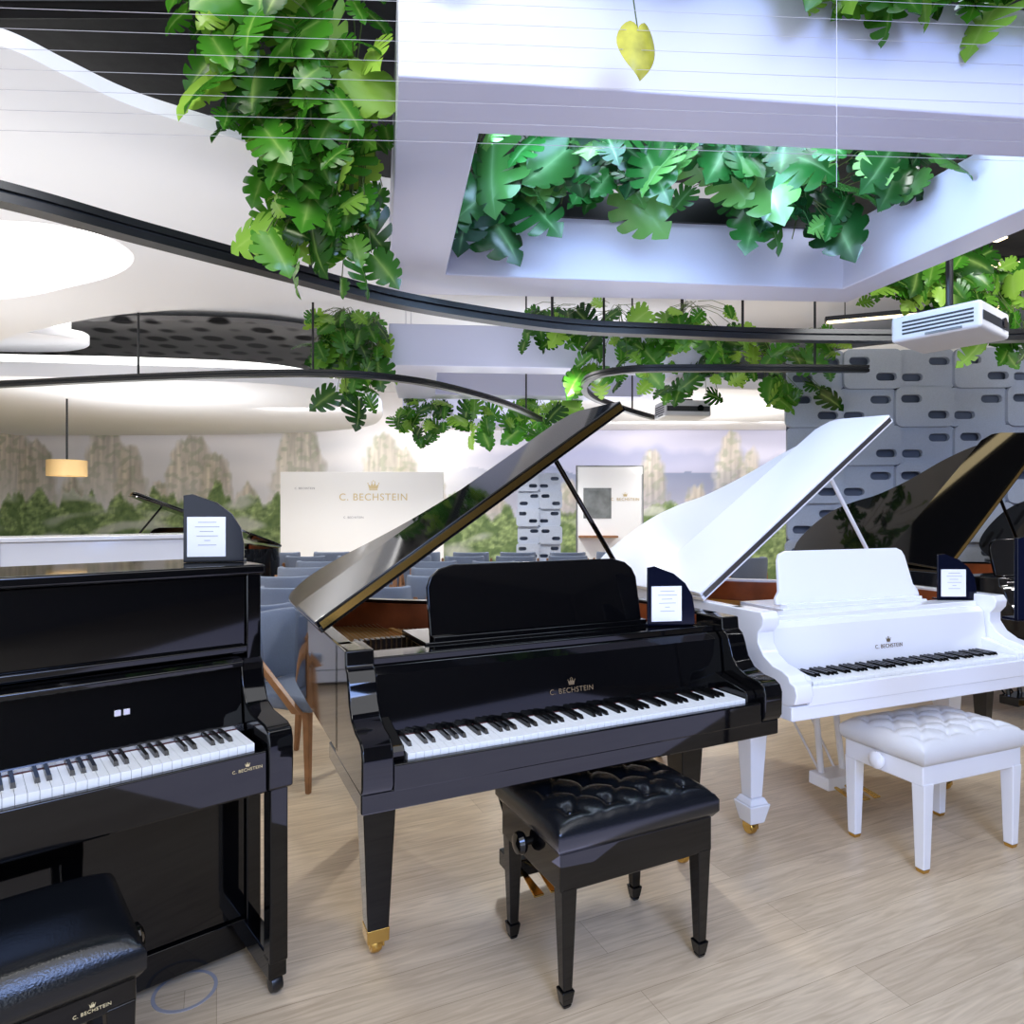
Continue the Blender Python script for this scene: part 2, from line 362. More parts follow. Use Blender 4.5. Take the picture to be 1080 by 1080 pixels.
ringbox('farthest white ceiling frame, close to the mural wall',[(-1.5,9.1),(-1.7,10.4),(.6,10.5),(.7,9.2)],[(-1.2,9.35),(-1.35,10.15),(.35,10.25),(.4,9.45)],2.72,2.98)
gl=thing('grow_light','slim glowing grow light above the leaves in the large ceiling frame','light',(1.15,3.0,3.36),math.radians(4))
MB().box(-.35,.35,-.04,.04,0,.03).build('housing','rail',gl); MB().box(-.34,.34,-.035,.035,-.012,-.001).build('diffuser','glowblue',gl)
for s in (-.3,.3): MB().tube([(s,0,.02),(s,0,.32)],.006,6).build('suspension_rod','rail',gl)
# ------------------------------------------------------------------ tracks
def track(label,pts,z,h,rods,w=.07):
    P=spline([(x,y,0) for x,y in pts],10); x0,y0=pts[0]
    t=thing('ceiling_track',label,'lighting track',(x0,y0,z)); q=[(p.x-x0,p.y-y0) for p in P]
    MB().sweep(q,w,0,h*.42).build('lower_rail','rail',t)
    MB().sweep(q,w*.5,h*.42,h*.6).build('web','grille',t)
    MB().sweep(q,w,h*.6,h).build('upper_rail','rail',t)
    for i,zt in rods:
        x,y=q[min(len(q)-1,int(i*(len(q)-1)))]
        MB().tube([(x,y,h-.005),(x,y,zt-z)],.009,8).build('suspension_rod','rail',t)
    return t
track('thick black curved ceiling track sweeping across the whole room beneath the large white frame',[(-2.4,2.05),(-1.88,2.44),(-1.55,2.78),(-1.10,3.22),(-.58,3.69),(.25,4.13),(.98,4.28),(1.95,4.4),(3.4,4.4),(5.5,4.2)],2.53,.075,[(.36,2.96),(.56,3.76),(.74,3.76)],.08)
track('black curved track hung on rods in front of the rounded white ceiling, far left',[(-5.6,5.7),(-4.2,5.44),(-2.77,5.14),(-1.5,5.0),(-.825,5.25),(-.336,5.88),(.05,6.68),(.32,7.5)],2.42,.05,[(.28,3.76),(.43,3.76),(.9,3.76)],.06)
track('black U-bend track looping above the raised white piano lid',[(2.6,4.85),(2.0,4.83),(1.3,4.83),(.85,4.88),(.6,5.2),(.68,5.9),(1.1,6.68),(1.57,7.35)],2.42,.05,[(.1,3.76),(.5,3.76),(.9,3.76)],.05)
sp=thing('track_spotlight','black cylinder spotlight hanging from the track at the left edge','spotlight',(-1.955,2.43,2.53))
MB().lathe([(.03,-.02),(.048,-.03),(.05,-.12),(.042,-.13),(.036,-.1)],(0,0,0)).build('body','rail',sp); MB().box(-.012,.012,-.012,.012,-.03,.004).build('bracket','rail',sp)
# ------------------------------------------------------------------ projectors
def projector(label,loc,rz,w,d,h,top):
    t=thing('projector',label,'projector',loc,rz)
    MB().box(-w/2,w/2,-d/2,d/2,0,h).build('body','proj',t,.02,seg=3)
    MB().box(-w*.46,w*.46,-d/2-.003,-d/2+.004,h*.3,h*.62).build('front_strip','grille',t)
    MB().lathe([(h*.2,-.012),(h*.2,.02)],(w*.26,-d/2,h*.5),20,'y').build('lens','lens',t)
    g=MB()
    for k in range(4): g.box(-w/2-.003,-w/2+.004,-d*.42,d*.36,h*(.24+.14*k),h*(.31+.14*k))
    g.build('side_vent','grille',t)
    MB().box(-w/2-.003,-w/2+.004,-d*.3,d*.1,h*.08,h*.17).build('name_strip','boardgrey',t)
    MB().tube([(0,0,h-.01),(0,0,top-loc[2])],.018,10).build('mount_pole','rail',t)
    MB().box(-.09,.09,-.07,.07,h,h+.03).build('mount_plate','rail',t)
projector('white projector hanging on a pole in front of the grey felt divider',(2.34,3.55,2.31),math.radians(38),.42,.42,.14,3.74)
projector('small white projector far back beside the U-bend track',(1.82,7.1,2.4),math.radians(6),.5,.36,.17,3.76)
# ------------------------------------------------------------------ keys
def key_meshes():
    b=MB().box(-.0113,.0113,0,.155,0,.024); o=b.build('white_key','ivory',None,0); w=o.data; bpy.data.objects.remove(o)
    b=MB().loft([[(-.0058,0,0),(.0058,0,0),(.0058,.098,0),(-.0058,.098,0)],[(-.0045,.008,.012),(.0045,.008,.012),(.0045,.098,.012),(-.0045,.098,.012)]]); o=b.build('black_key','ebony',None,0); k=o.data; bpy.data.objects.remove(o)
    return w,k
WK,BK=key_meshes()
def keyboard(t,y0,z0):
    kb=MB().box(-.618,.618,y0+.005,y0+.17,z0-.05,z0-.002).build('keyboard','ebony',t)
    for i in range(52):
        x=-.615+.02365*(i+.5); inst('white_key',WK,kb,(x,y0,z0))
        if i<51 and i%7 in (0,2,3,5,6): inst('black_key',BK,kb,(x+.0118,y0+.054,z0+.0235))
    MB().box(-.615,.615,y0+.152,y0+.157,z0+.02,z0+.026).build('felt_strip','felt',t)
# ------------------------------------------------------------------ grand piano
def outline(L,off=0,y0=.30):
    k=L/1.93
    if L<1.6: pts=[(-.75-off,y0),(-.75-off,.8),(-.75-off,1.25*k*1.02),(-.74-off,1.74*k),(-.68,1.88*k+off),(-.58,1.92*k+off),(-.44+off*.5,1.84*k+off*.8),(-.3+off*.8,1.68*k+off*.6),(-.1+off*.7,1.50*k+off*.7),(.18+off*.7,1.36*k+off*.7),(.48+off*.7,1.25*k+off*.7),(.69+off,1.12*k+off*.4),(.75+off,.95*k),(.75+off,.55),(.75+off,y0)]
    else: pts=[(-.75-off,y0),(-.75-off,.8),(-.75-off,1.55*k),(-.735-off,1.76*k),(-.62,1.90*k+off),(-.42,1.93*k+off),(-.17+off*.5,1.87*k+off*.8),(-.02+off*.8,1.72*k+off*.6),(.08+off*.7,1.54*k+off*.7),(.27+off*.7,1.36*k+off*.7),(.52+off*.7,1.20*k+off*.7),(.69+off,1.02*k+off*.4),(.75+off,.82*k),(.75+off,.55),(.75+off,y0)]
    S_=spline([(x,y,0) for x,y in pts[1:-1]],5)
    return [pts[0]]+[(p.x,p.y) for p in S_]+[pts[-1]]
def inset(pl,d):
    out=[];n=len(pl)
    for i,p in enumerate(pl):
        a=Vector(pl[max(0,i-1)]); b=Vector(pl[min(n-1,i+1)]); t=(b-a).normalized(); q=Vector((t.y,-t.x))
        v=Vector(p)+q*d; out.append((v.x,v.y))
    return out
def piano_leg(t,x,y,z1,body,style):
    if style=='classic':
        b=MB(); b.taper(x,y,.17,z1-.12,.062,.095); b.taper(x,y,z1-.12,z1,.12,.13); b.taper(x,y,.145,.17,.1,.075); b.taper(x,y,.06,.145,.075,.112)
        l=b.build('leg',body,t,.006)
    else:
        l=MB().taper(x,y,.06,z1,.065,.115).build('leg',body,t,.005)
        MB().taper(x,y,.052,.095,.069,.0715).build('ferrule','brass',l,.003)
    c=MB(); c.lathe([(.005,-.016),(.028,-.016),(.032,-.008),(.032,.008),(.028,.016),(.005,.016)],(x,y+.012,.032),20,'x'); c.box(x-.024,x-.018,y-.014,y+.03,.026,.075); c.box(x+.018,x+.024,y-.014,y+.03,.026,.075)
    c.build('caster','brass',l)
def grand(label,loc,deg,body='black',L=1.93,style='plain',keys=True,theta=35.5,group=None,flap=8,ls=1.0):
    t=thing('grand_piano',label,'grand piano',(loc[0],loc[1],0),math.radians(deg),group)
    ol=outline(L); il=inset(ol,.05); k_=L/1.93
    MB().prism(ol+il[::-1],'z',.67,1.0).build('rim',body,t,.006)
    il2=inset(ol,.056); il1=inset(ol,.051)
    MB().prism(il1+il2[::-1],'z',.8,.985).build('inner_rim','mahog',t)
    MB().prism(inset(ol,.058),'z',.72,.74).build('soundboard','spruce',t)
    pl=inset([p for p in ol],.075); MB().prism([(x,max(y,.4)) for x,y in pl],'z',.86,.875).build('plate','plate',t)
    for k in range(5):
        xa=-.6+.27*k; yb=(1.62-.22*k)*k_ if k<4 else .78
        MB().loft([[(xa-.01,.5,.875),(xa+.01,.5,.875),(xa+.01,.5,.91),(xa-.01,.5,.91)],[(xa-.06,yb,.875),(xa-.04,yb,.875),(xa-.04,yb,.905),(xa-.06,yb,.905)]]).build('plate_rib','plate',t)
    st=MB()
    for k in range(70):
        x=-.64+.0182*k; yb=(1.6 if x<-.4 else 1.42-.6*(x+.4))*k_
        st.box(x-.0008,x+.0008,.45,min(yb,1.7*k_),.9,.9016)
    o=st.build('strings','string',t); o['kind']='stuff'
    st=MB()
    for k in range(60): x=-.62+.019*k; st.box(x-.006,x+.006,.62,.66,.9,.945)
    o=st.build('dampers','ebony',t,0); o['kind']='stuff'
    if style=='classic':
        pr=[(.345,.66),(.02,.66),(-.012,.675),(-.022,.71),(-.012,.745),(.012,.755),(.02,.775),(.05,.79),(.10,.80),(.15,.83),(.18,.875),(.18,.915),(.155,.945),(.15,.975),(.165,1.0),(.345,1.0)]
    else:
        pr=[(.345,.66),(.0,.66),(-.012,.68),(-.014,.76),(-.004,.785),(.02,.8),(.07,.806),(.115,.825),(.145,.86),(.16,.905),(.175,.94),(.195,.955),(.2,1.0),(.345,1.0)]
    for s in (-1,1):
        a,b=(.665,.75) if s>0 else (-.75,-.665)
        MB().prism(pr,'x',a,b).build('arm',body,t,.006)
        a,b=(.622,.663) if s>0 else (-.663,-.622)
        MB().prism([(.03,.66),(.2,.66),(.2,.8),(.12,.78),(.04,.762),(.03,.75)],'x',a,b).build('key_block',body,t,.004)
    MB().box(-.748,.748,.004,.46,.605,.662).build('keybed',body,t,.006)
    MB().box(-.663,.663,.0,.024,.655,.728).build('key_slip',body,t,.005)
    if keys: keyboard(t,.03,.716)
    MB().prism([(.185,.735),(.2,.735),(.232,.9),(.25,.92),(.25,.945),(.225,.942),(.205,.92)],'x',-.66,.66).build('fallboard',body,t,.003)
    MB().box(-.664,.664,.24,.345,.93,.965).build('front_rail',body,t,.005)
    MB().box(-.664,.664,.33,.42,.7,.93).build('pin_block','mahog',t)
    if keys: logo('brand_lettering',t,(0.0,.1895,.797),.0245,'goldtext',-math.atan(.02/.185))
    # music desk
    MB().box(-.46,.46,.345,.62,.952,.972).build('desk_tray',body,t,.004)
    dk=[(-.43,0),(.43,0),(.43,.165),(.415,.2),(.385,.225),(.33,.24),(-.33,.24),(-.385,.225),(-.415,.2),(-.43,.165)] if style!='classic' else [(-.46,0),(.46,0),(.455,.03),(.43,.06),(.41,.2),(.395,.228),(.36,.242),(-.36,.242),(-.395,.228),(-.41,.2),(-.43,.06),(-.455,.03)]
    MB().prism(dk,'y',0,.018).xf(Matrix.Translation((0,.385,.985))@Matrix.Rotation(math.radians(-12),4,'X')).build('music_desk',body,t,.004)
    MB().box(-.43,.43,.35,.4,.97,.988).build('desk_ledge',body,t,.003)
    # lid, front flap folded back on it, hinge, prop
    th=math.radians(theta); ML=Matrix.Translation((-.76,0,1.004))@Matrix.Rotation(-th,4,'Y')@Matrix.Scale(ls,4,(1,0,0))@Matrix.Translation((.76,0,0))
    yf=.5; lo=outline(L,.014,yf)
    MB().prism([(x,y) for x,y in lo],'z',0,.022).xf(ML).build('lid',body,t,.004)
    MF=ML@Matrix.Translation((0,yf,.026))@Matrix.Rotation(math.radians(flap),4,'X')@Matrix.Translation((0,-yf,-.026))
    MB().prism([(-.762,yf+.002),(.76,yf+.002),(.76,yf+.30),(.74,yf+.35),(.66,yf+.39),(-.74,yf+.405),(-.762,yf+.385)],'z',.025,.045).xf(MF).build('lid_flap',body,t,.004)
    MB().box(-.75,.75,yf-.004,yf+.001,.012,.036).xf(ML).build('lid_hinge','brass' if body=='black' else 'steel',t)
    u=1.2; top=Vector((-.76+u*math.cos(th),.78,1.004+u*math.sin(th)))
    MB().tube([(.70,.77,.985),top],.011,10).build('lid_prop',body,t)
    for x,y in ((-.62,.36),(.62,.36),(-.46,1.5*k_)): piano_leg(t,x,y,.67 if y>.5 else .61,body,style)
    MB().box(-.13,.13,.5,.62,.58,.68).build('lyre_block',body,t,.004)
    for s in (-1,1): MB().tube([(s*.06,.56,.6),(s*.07,.5,.13)],.015,10).build('lyre_post',body,t)
    MB().box(-.11,.11,.42,.54,.08,.14).build('pedal_box',body,t,.006)
    for x in (-.065,0,.065): MB().loft([[(x-.008,.43,.092),(x+.008,.43,.092),(x+.008,.43,.1),(x-.008,.43,.1)],[(x-.02,.3,.07),(x+.02,.3,.07),(x+.02,.3,.078),(x-.02,.3,.078)]]).build('pedal','brass',t,.003)
    for s in (-1,1): MB().tube([(s*.05,.53,.13),(s*.08,.95,.68)],.006,8).build('lyre_brace',body,t)
    return t
W0=(1.751,2.78); WD=22
grand('black grand piano with raised lid in the middle, standing behind the black bench',(.283,2.05),25.7,L=1.46,flap=1,theta=34.0,ls=.95)
grand('white grand piano with raised lid, standing behind the white bench',W0,WD,'white',style='classic',L=1.64,flap=4,theta=36,ls=.96)
grand('black grand piano with raised lid, directly behind the white grand piano',(3.70,4.15),25.7,'black',keys=False,theta=38,L=1.8,flap=7)
grand('black grand piano with raised lid at the far right edge before the felt divider',(5.42,4.35),25.7,'black',keys=False,theta=42,L=1.85,flap=7)
grand('distant dark grand piano with open lid showing above the white upright piano',(-4.1,8.3),215,'black',keys=False,theta=22,L=1.7,flap=2)
# ------------------------------------------------------------------ upright piano
def upright(label,loc,deg,body='black',keys=True):
    t=thing('upright_piano',label,'upright piano',(loc[0],loc[1],0),math.radians(deg))
    for s in (-1,1):
        X=lambda a,b:(a,b) if s>0 else (-b,-a)
        a,b=X(.665,.71); MB().box(a,b,.25,.62,.03,1.205).build('side_panel',body,t,.005)
        a,b=X(.64,.712); MB().prism([(.26,.60),(.02,.60),(-.008,.615),(-.012,.70),(-.01,.755),(.0,.78),(.03,.792),(.14,.80),(.19,.82),(.22,.87),(.235,.93),(.26,.95)],'x',a,b).build('arm',body,t,.006)
        a,b=X(.655,.708); l=MB().box(a,b,.02,.075,.1,.605).build('leg',body,t,.005)
        MB().box(a,b,.03,.26,.05,.12).build('toe_block',body,t,.005)
        MB().lathe([(.004,-.018),(.024,-.016),(.028,0),(.024,.016),(.004,.018)],(s*.682,.055,.028),18,'x').build('caster','rail',l)
    MB().box(-.665,.665,.265,.285,.13,.6).build('lower_panel',body,t,.004)
    MB().box(-.665,.665,.255,.30,.03,.125).build('toe_rail',body,t,.004)
    MB().box(-.64,.64,.02,.36,.6,.66).build('keybed',body,t,.004)
    MB().box(-.64,.64,.0,.024,.61,.728).build('key_slip',body,t,.005)
    if keys: keyboard(t,.03,.722)
    MB().box(-.635,.635,.186,.2,.738,.758).build('fallboard_hinge','steel',t)
    MB().prism([(.2,.745),(.225,.745),(.245,.93),(.225,.93)],'x',-.638,.638).build('fallboard',body,t,.003)
    MB().prism([(.19,.93),(.26,.93),(.26,.955),(.2,.955),(.188,.945)],'x',-.638,.638).build('fallboard_lip',body,t,.004)
    MB().box(-.665,.665,.262,.285,.955,1.2).build('upper_panel',body,t,.004)
    MB().box(-.665,.665,.235,.262,.965,.985).build('music_ledge',body,t,.004)
    MB().box(-.715,.715,.222,.635,1.205,1.236).build('lid',body,t,.008,seg=3)
    MB().box(-.665,.665,.6,.618,.03,1.2).build('back_panel',body,t)
    if keys:
        for a in (.298,.32): MB().box(a,a+.018,.2105,.2155,.839,.857).build('lock_plate','steel',t,.003)
        logo('brand_lettering',t,(.585,-.001,.684),.0118,'goldprint')
        for x in (-.07,0,.07): MB().box(x-.02,x+.02,.14,.27,.07,.08).build('pedal','brass',t,.003)
    return t
U0=(-1.18,1.46)
upright('black upright piano at the left edge with keys showing',U0,40)
upright('white upright piano behind the black upright piano',(-2.58,4.45),40,'white',False)
# ------------------------------------------------------------------ benches
def bench(label,c,deg,frame,leather,w=.56,d=.36,top=.5,style='plain',logo_on=False,tuft=True,zl=.32,deep=1.0):
    t=thing('piano_bench',label,'bench',(c[0],c[1],0),math.radians(deg))
    zc=top-.105; nx,ny=56,36; b=MB(); rows=[]
    bt=[(w*(i+.5)/4-w/2,d*(j+.5)/3-d/2) for i in range(4) for j in range(3)] if tuft else []
    for j in range(ny+1):
        r=[]
        for i in range(nx+1):
            x=w*(i/nx-.5); y=d*(j/ny-.5)
            ex=1-abs(2*x/w)**6; ey=1-abs(2*y/d)**6
            z=top-.035+.035*(ex*ey)**.5
            for bx,by in bt: z-=.018*deep*math.exp(-((x-bx)**2+(y-by)**2)/.0006)
            if tuft:
                u=(x/w+.5)*4-.5; v=(y/d+.5)*3-.5
                for q in (u+v,u-v):
                    f=abs(q-round(q)); z-=.009*deep*math.exp(-(f/.1)**2)*ex*ey
            r.append(b.bm.verts.new((x,y,z)))
        rows.append(r)
    for j in range(ny):
        for i in range(nx): b.bm.faces.new((rows[j][i],rows[j][i+1],rows[j+1][i+1],rows[j+1][i]))
    per=[rows[0][i] for i in range(nx+1)]+[rows[j][nx] for j in range(1,ny+1)]+[rows[ny][i] for i in range(nx-1,-1,-1)]+[rows[j][0] for j in range(ny-1,0,-1)]
    prev=per
    for k,(g,z) in enumerate(((.010,top-.05),(.010,top-.085),(-.004,zc))):
        ring=[]
        for v in per:
            sx=1+2*g/w; sy=1+2*g/d; ring.append(b.bm.verts.new((v.co.x*sx,v.co.y*sy,z)))
        for i in range(len(per)): b.bm.faces.new((prev[i],prev[(i+1)%len(per)],ring[(i+1)%len(per)],ring[i]))
        prev=ring
    b.bm.faces.new(prev)
    cu=b.build('cushion',leather,t,ang=60)
    if tuft:
        bm_=MB(); bm_.lathe([(.001,.004),(.006,.003),(.009,-.002),(.008,-.004)],(0,0,0),10); o=bm_.build('button',leather,cu); me=o.data; bpy.data.objects.remove(o)
        for x,y in bt: inst('button',me,cu,(x,y,top-.016*deep-.008))
    MB().box(-w/2+.006,w/2-.006,-d/2+.006,d/2-.006,zl,zc+.002).build('apron',frame,t,.006)
    for sx in (-1,1):
        for sy in (-1,1):
            x=sx*(w/2-.035); y=sy*(d/2-.03); lb=MB()
            if style=='plain':
                lb.taper(x,y,.05,zl+.01,.03,.05); lb.taper(x,y,.012,.052,.03,.042); lb.taper(x,y,0,.012,.022,.03)
                lb.build('leg',frame,t,.004)
            else:
                l=lb.taper(x,y,.015,zl+.01,.038,.055).build('leg',frame,t,.004); MB().taper(x,y,0,.015,.030,.037).build('foot_cap','brass',l,.002)
        kb=MB(); z=(zl+zc)/2+.01
        if style=='plain': kb.lathe([(.012,0),(.012,.02),(.03,.02),(.034,.03),(.03,.045),(.01,.05)],(0,0,0),16,'x')
        else: kb.lathe([(.012,0),(.012,.02),(.026,.022),(.035,.03),(.035,.038),(.022,.047),(.01,.05)],(0,0,0),18,'x')
        kb.xf(Matrix.Translation((sx*(w/2-.008),0,z))@Matrix.Rotation(0 if sx>0 else PI,4,'Z')).build('height_knob',frame,t)
    if logo_on: logo('brand_lettering',t,(w*.36,-d/2+.004,zl+.02),.0098,'goldpale')
    return t
bench('black leather bench with button-tufted seat in front of the black grand piano',(.297,2.14),26,'black','bleather',.56,.40,.55,zl=.335)
bench('white leather tufted bench in front of the white grand piano',(1.785,2.825),22,'white','wleather',.6,.37,.525,'square',zl=.34,deep=1.6)
bench('black bench at the lower left corner in front of the black upright piano',(-1.14,1.345),40,'black','bleather',.62,.36,.52,'square',True,False,.36)
# ------------------------------------------------------------------ sail-shaped signs
def sign(label,loc,deg,stand=0,k=1.0):
    t=thing('sign_holder',label,'sign',loc,math.radians(deg)); w,h=.2*k,.24*k
    MB().prism([(x*k,y*k) for x,y in [(-.1,0),(.1,0),(.1,.06),(.09,.12),(.06,.17),(.01,.21),(-.07,.24),(-.1,.235)]],'y',0,.012).build('backing','fin',t,.002)
    MB().box(-w/2,w/2,.0,.05,-.0,.008).build('foot','fin',t,.002)
    sx=.1*k if stand else 0
    p=MB().box(-w*.43+sx,w*.2+sx*.4,-.006,-.001,.02*k,.16*k).build('paper','paper',t)
    b=MB()
    for q,(a,c) in enumerate(((-.05,.01),(-.06,.02),(-.045,.0),(-.055,.015),(-.03,-.01),(-.05,.01))): b.box(a*k+sx*.7,c*k+sx*.7,-.0068,-.0058,(.14-.016*q)*k,(.142-.016*q)*k)
    b.build('print','ink',p)
    if stand:
        MB().tube([(.09,.02,.001),(.09,.02,-loc[2]+.01)],.012,10).build('pole','rail',t); MB().lathe([(.09,0),(.09,.012),(.02,.02)],(.09,.02,-loc[2]),24).build('base','rail',t)
    return t
def onp(o,deg,x,y): a=math.radians(deg); return (o[0]+x*math.cos(a)-y*math.sin(a),o[1]+x*math.sin(a)+y*math.cos(a))
x,y=onp((.283,2.05),25.7,.5,.29); sign('dark sail-shaped sign with white sheet on the middle black grand piano',(x,y,.966),10,k=.95)
x,y=onp(W0,WD,.59,.285); sign('dark sail-shaped sign with white sheet on the white grand piano',(x,y,.966),0,k=.95)
x,y=onp(U0,40,.61,.40); sign('dark sail-shaped sign with white sheet on top of the black upright piano',(x,y,1.237),12,k=.92)
sign('dark sail-shaped sign cut off by the right edge of the photo',(1.53,1.9,1.09),12,1)
# ------------------------------------------------------------------ chairs
def make_chair():
    t=thing('chair','','chair')
    MB().box(-.25,.25,-.26,.22,.40,.475).build('seat','blue',t,.025,seg=3)
    b=MB(); R=[]
    for z,off,g in ((.47,.0,0),(.52,.005,.01),(.68,.02,.012),(.81,.035,.008),(.845,.042,-.006)):
        ring=[]
        pts=[(-.25,.10),(-.22,.2),(-.12,.245),(0,.255),(.12,.245),(.22,.2),(.25,.10)]
        sp_=spline([(x,y,0) for x,y in pts],3)
        outer=[(p.x*(1+g),p.y+off+g) for p in sp_]; inner=[(p.x*.84,p.y+off-.045-g) for p in sp_][::-1]
        R.append([(x,y,z) for x,y in outer+inner])
    b.loft(R).build('backrest','blue',t,.01,ang=50)
    for sx in (-1,1):
        MB().taper(sx*.2,-.2,0,.42,.024,.04,dx=sx*.03,dy=-.03).build('leg','oak',t,.004)
        MB().taper(sx*.2,.17,0,.42,.024,.04,dx=sx*.03,dy=.06).build('leg','oak',t,.004)
        MB().loft([[(sx*.262-.015,-.22,.40),(sx*.262+.015,-.22,.40),(sx*.262+.015,-.165,.40),(sx*.262-.015,-.165,.40)],[(sx*.28-.015,.10,.72),(sx*.28+.015,.10,.72),(sx*.28+.015,.16,.74),(sx*.28-.015,.16,.74)]]).build('side_strut','oak',t,.004)
        MB().loft([[(sx*.265-.015,.15,.34),(sx*.265+.015,.15,.34),(sx*.265+.015,.21,.34),(sx*.265-.015,.21,.34)],[(sx*.28-.015,.09,.74),(sx*.28+.015,.09,.74),(sx*.28+.015,.14,.76),(sx*.28-.015,.14,.76)]]).build('side_strut','oak',t,.004)
    return t
c0=make_chair(); c0.location=(-1.14,3.6,0); c0.rotation_euler=(0,0,math.radians(68)); c0['label']='blue-grey chair with brown wooden frame nearest the camera, between the two black pianos'
c1=copy_tree(c0); c1.location=(-1.62,4.2,0); c1.rotation_euler=(0,0,math.radians(255)); c1['label']='blue-grey chair with wooden frame just behind the nearest chair'
ords=['first','second','third','fourth','fifth','sixth','seventh','eighth','ninth']
rows=[('row nearest the pianos',5.15,-1.65,3),('second row from the pianos',6.0,-2.0,4),('third row from the pianos',6.85,-2.1,5),('fourth row from the pianos',7.7,-2.2,5),('fifth row from the pianos',8.55,-2.6,6),('row nearest the mural',9.4,-3.2,8)]
for nm,y,x0,n in rows:
    for k in range(n):
        c=copy_tree(c0); c.location=(x0+.66*k+random.uniform(-.02,.02),y+random.uniform(-.05,.05),0); c.rotation_euler=(0,0,math.radians(180+random.uniform(-5,5)))
        c['label']='blue-grey upholstered chair, %s from the left in the %s'%(ords[k],nm); c['group']='blue-grey chairs in rows'
c=copy_tree(c0); c.location=(2.85,8.3,0); c.rotation_euler=(0,0,math.radians(200)); c['label']='blue-grey chair showing under the raised white lid beside the felt divider'
# ------------------------------------------------------------------ boards and dividers at the back
bd=thing('display_board','wide white board with gold crown and lettering standing before the mural','board',(-2.58,11.4,0))
MB().box(-1.4,1.4,0,.1,0,2.09).build('panel','board',bd,.005)
logo('brand_lettering',bd,(.2,-.004,1.6),.17,'goldpale')
logo('small_lettering',bd,(-.98,-.004,1.79),.05,'ink',crown=False); logo('small_lettering',bd,(-.14,-.004,1.29),.05,'ink',crown=False)
bp=thing('exhibition_panel','narrow white exhibition panel with a picture right of the wide white board','board',(1.55,10.5,0))
MB().box(-.52,.52,0,.08,0,2.12).build('panel','board',bp,.005)
fr=MB().plate([[(-.53,0),(.53,0),(.53,2.135),(-.53,2.135)],[(-.515,.02),(.515,.02),(.515,2.12),(-.515,2.12)]],-.09,.01).xf(FRONT)
fr.build('frame','boardgrey',bp)
MB().box(-.42,.02,-.006,.001,1.3,1.78).build('picture','boardgrey',bp); logo('brand_lettering',bp,(.24,-.004,1.58),.065,'goldprint')
MB().box(-.5,.1,-.2,0,1.0,1.03).build('shelf','oak',bp)
def module_mesh(w,h):
    def rr(x0,x1,y0,y1,c):
        o=[]
        for cx,cy,a0 in ((x1-c,y0+c,-PI/2),(x1-c,y1-c,0),(x0+c,y1-c,PI/2),(x0+c,y0+c,PI)):
            for k in range(5): a=a0+PI/2*k/4; o.append((cx+c*math.cos(a),cy+c*math.sin(a)))
        return o
    def stad(cx,cy,l,q):
        return [(cx+l/2-q+q*math.cos(a),cy+q*math.sin(a)) for a in [-PI/2+PI*k/6 for k in range(7)]]+[(cx-l/2+q+q*math.cos(a),cy+q*math.sin(a)) for a in [PI/2+PI*k/6 for k in range(7)]]
    g=w*.012
    b=MB().plate([rr(-w/2+g/2,w/2-g/2,-h/2+g/2,h/2-g/2,h*.16),stad(-w*.23,h*.2,w*.36,h*.1),stad(w*.23,-h*.2,w*.36,h*.1)],-.022,.022).xf(FRONT)
    o=b.build('felt_module','feltgrey',None,0); me=o.data; bpy.data.objects.remove(o); return me
def divider(label,loc,deg,w,h,nc,nr):
    t=thing('room_divider',label,'room divider',loc,math.radians(deg)); me=module_mesh(w*1.06,h*1.05)
    MB().box(.04,w*nc,.075,.1,0,h*nr).build('backing','slotshade',t)  # dark sheet added behind the slots to stand in for their shade
    for r in range(nr):
        for c in range(nc):
            o=inst('felt_module',me,t,(w*(c+.5)+(w*.06 if r%2 else 0),.023 if (r+c)%2 else -.023,h*(r+.525)))
            if (r+c)%2: o.rotation_euler=(0,0,PI)
    return t
divider('tall blue-grey felt divider of slotted modules behind the pianos at right',(2.68,6.5,0),-3,.52,.37,7,8)
divider('narrow grey slotted divider far back beside the exhibition panel',(.08,11.0,0),0,.36,.29,2,7)
lp=thing('pendant_lamp','small gold drum pendant lamp hanging over the mural at far left','lamp',(-5.7,8.5,1.86))
MB().lathe([(.0,.04),(.2,.04),(.225,.0),(.225,.2),(.21,.2),(.2,.06)],(0,0,0),28).build('shade','shade',lp)
MB().lathe([(.001,.03),(.19,.03),(.19,.037),(.001,.037)],(0,0,0),24).build('diffuser','cream',lp)
MB().tube([(0,0,.06),(0,0,1.0)],.012,8).build('cord','rail',lp)
fb=thing('floor_box','flush grey metal ring of a floor socket under the black upright piano','floor socket',(-.956,1.94,0))
ang=[2*PI*k/40 for k in range(40)]
MB().plate([[(.088*math.cos(a),.088*math.sin(a)) for a in ang],[(.078*math.cos(a),.078*math.sin(a)) for a in ang]],0,.002).build('ring','ink',fb); MB().lathe([(.001,.0),(.0775,.0),(.0775,.0015),(.001,.0015)],(0,0,0),40).build('cover','floor',fb)
# ------------------------------------------------------------------ trellis wires
for k in range(11):
    z=2.42+.055*k
    w=MB().tube([(-3.2,1.72,z+.02),(0,1.84,z),(3.2,1.98,z-.03)],.0007,5).build('trellis_wire','wire')
    tag(w,'thin steel wire strung across in front of the large white ceiling frame','wire','trellis wires')
w=MB().tube([(.9,1.84,2.3),(.9,1.84,3.66)],.0007,5).build('trellis_wire','wire'); tag(w,'thin upright wire crossing the level trellis wires','wire')
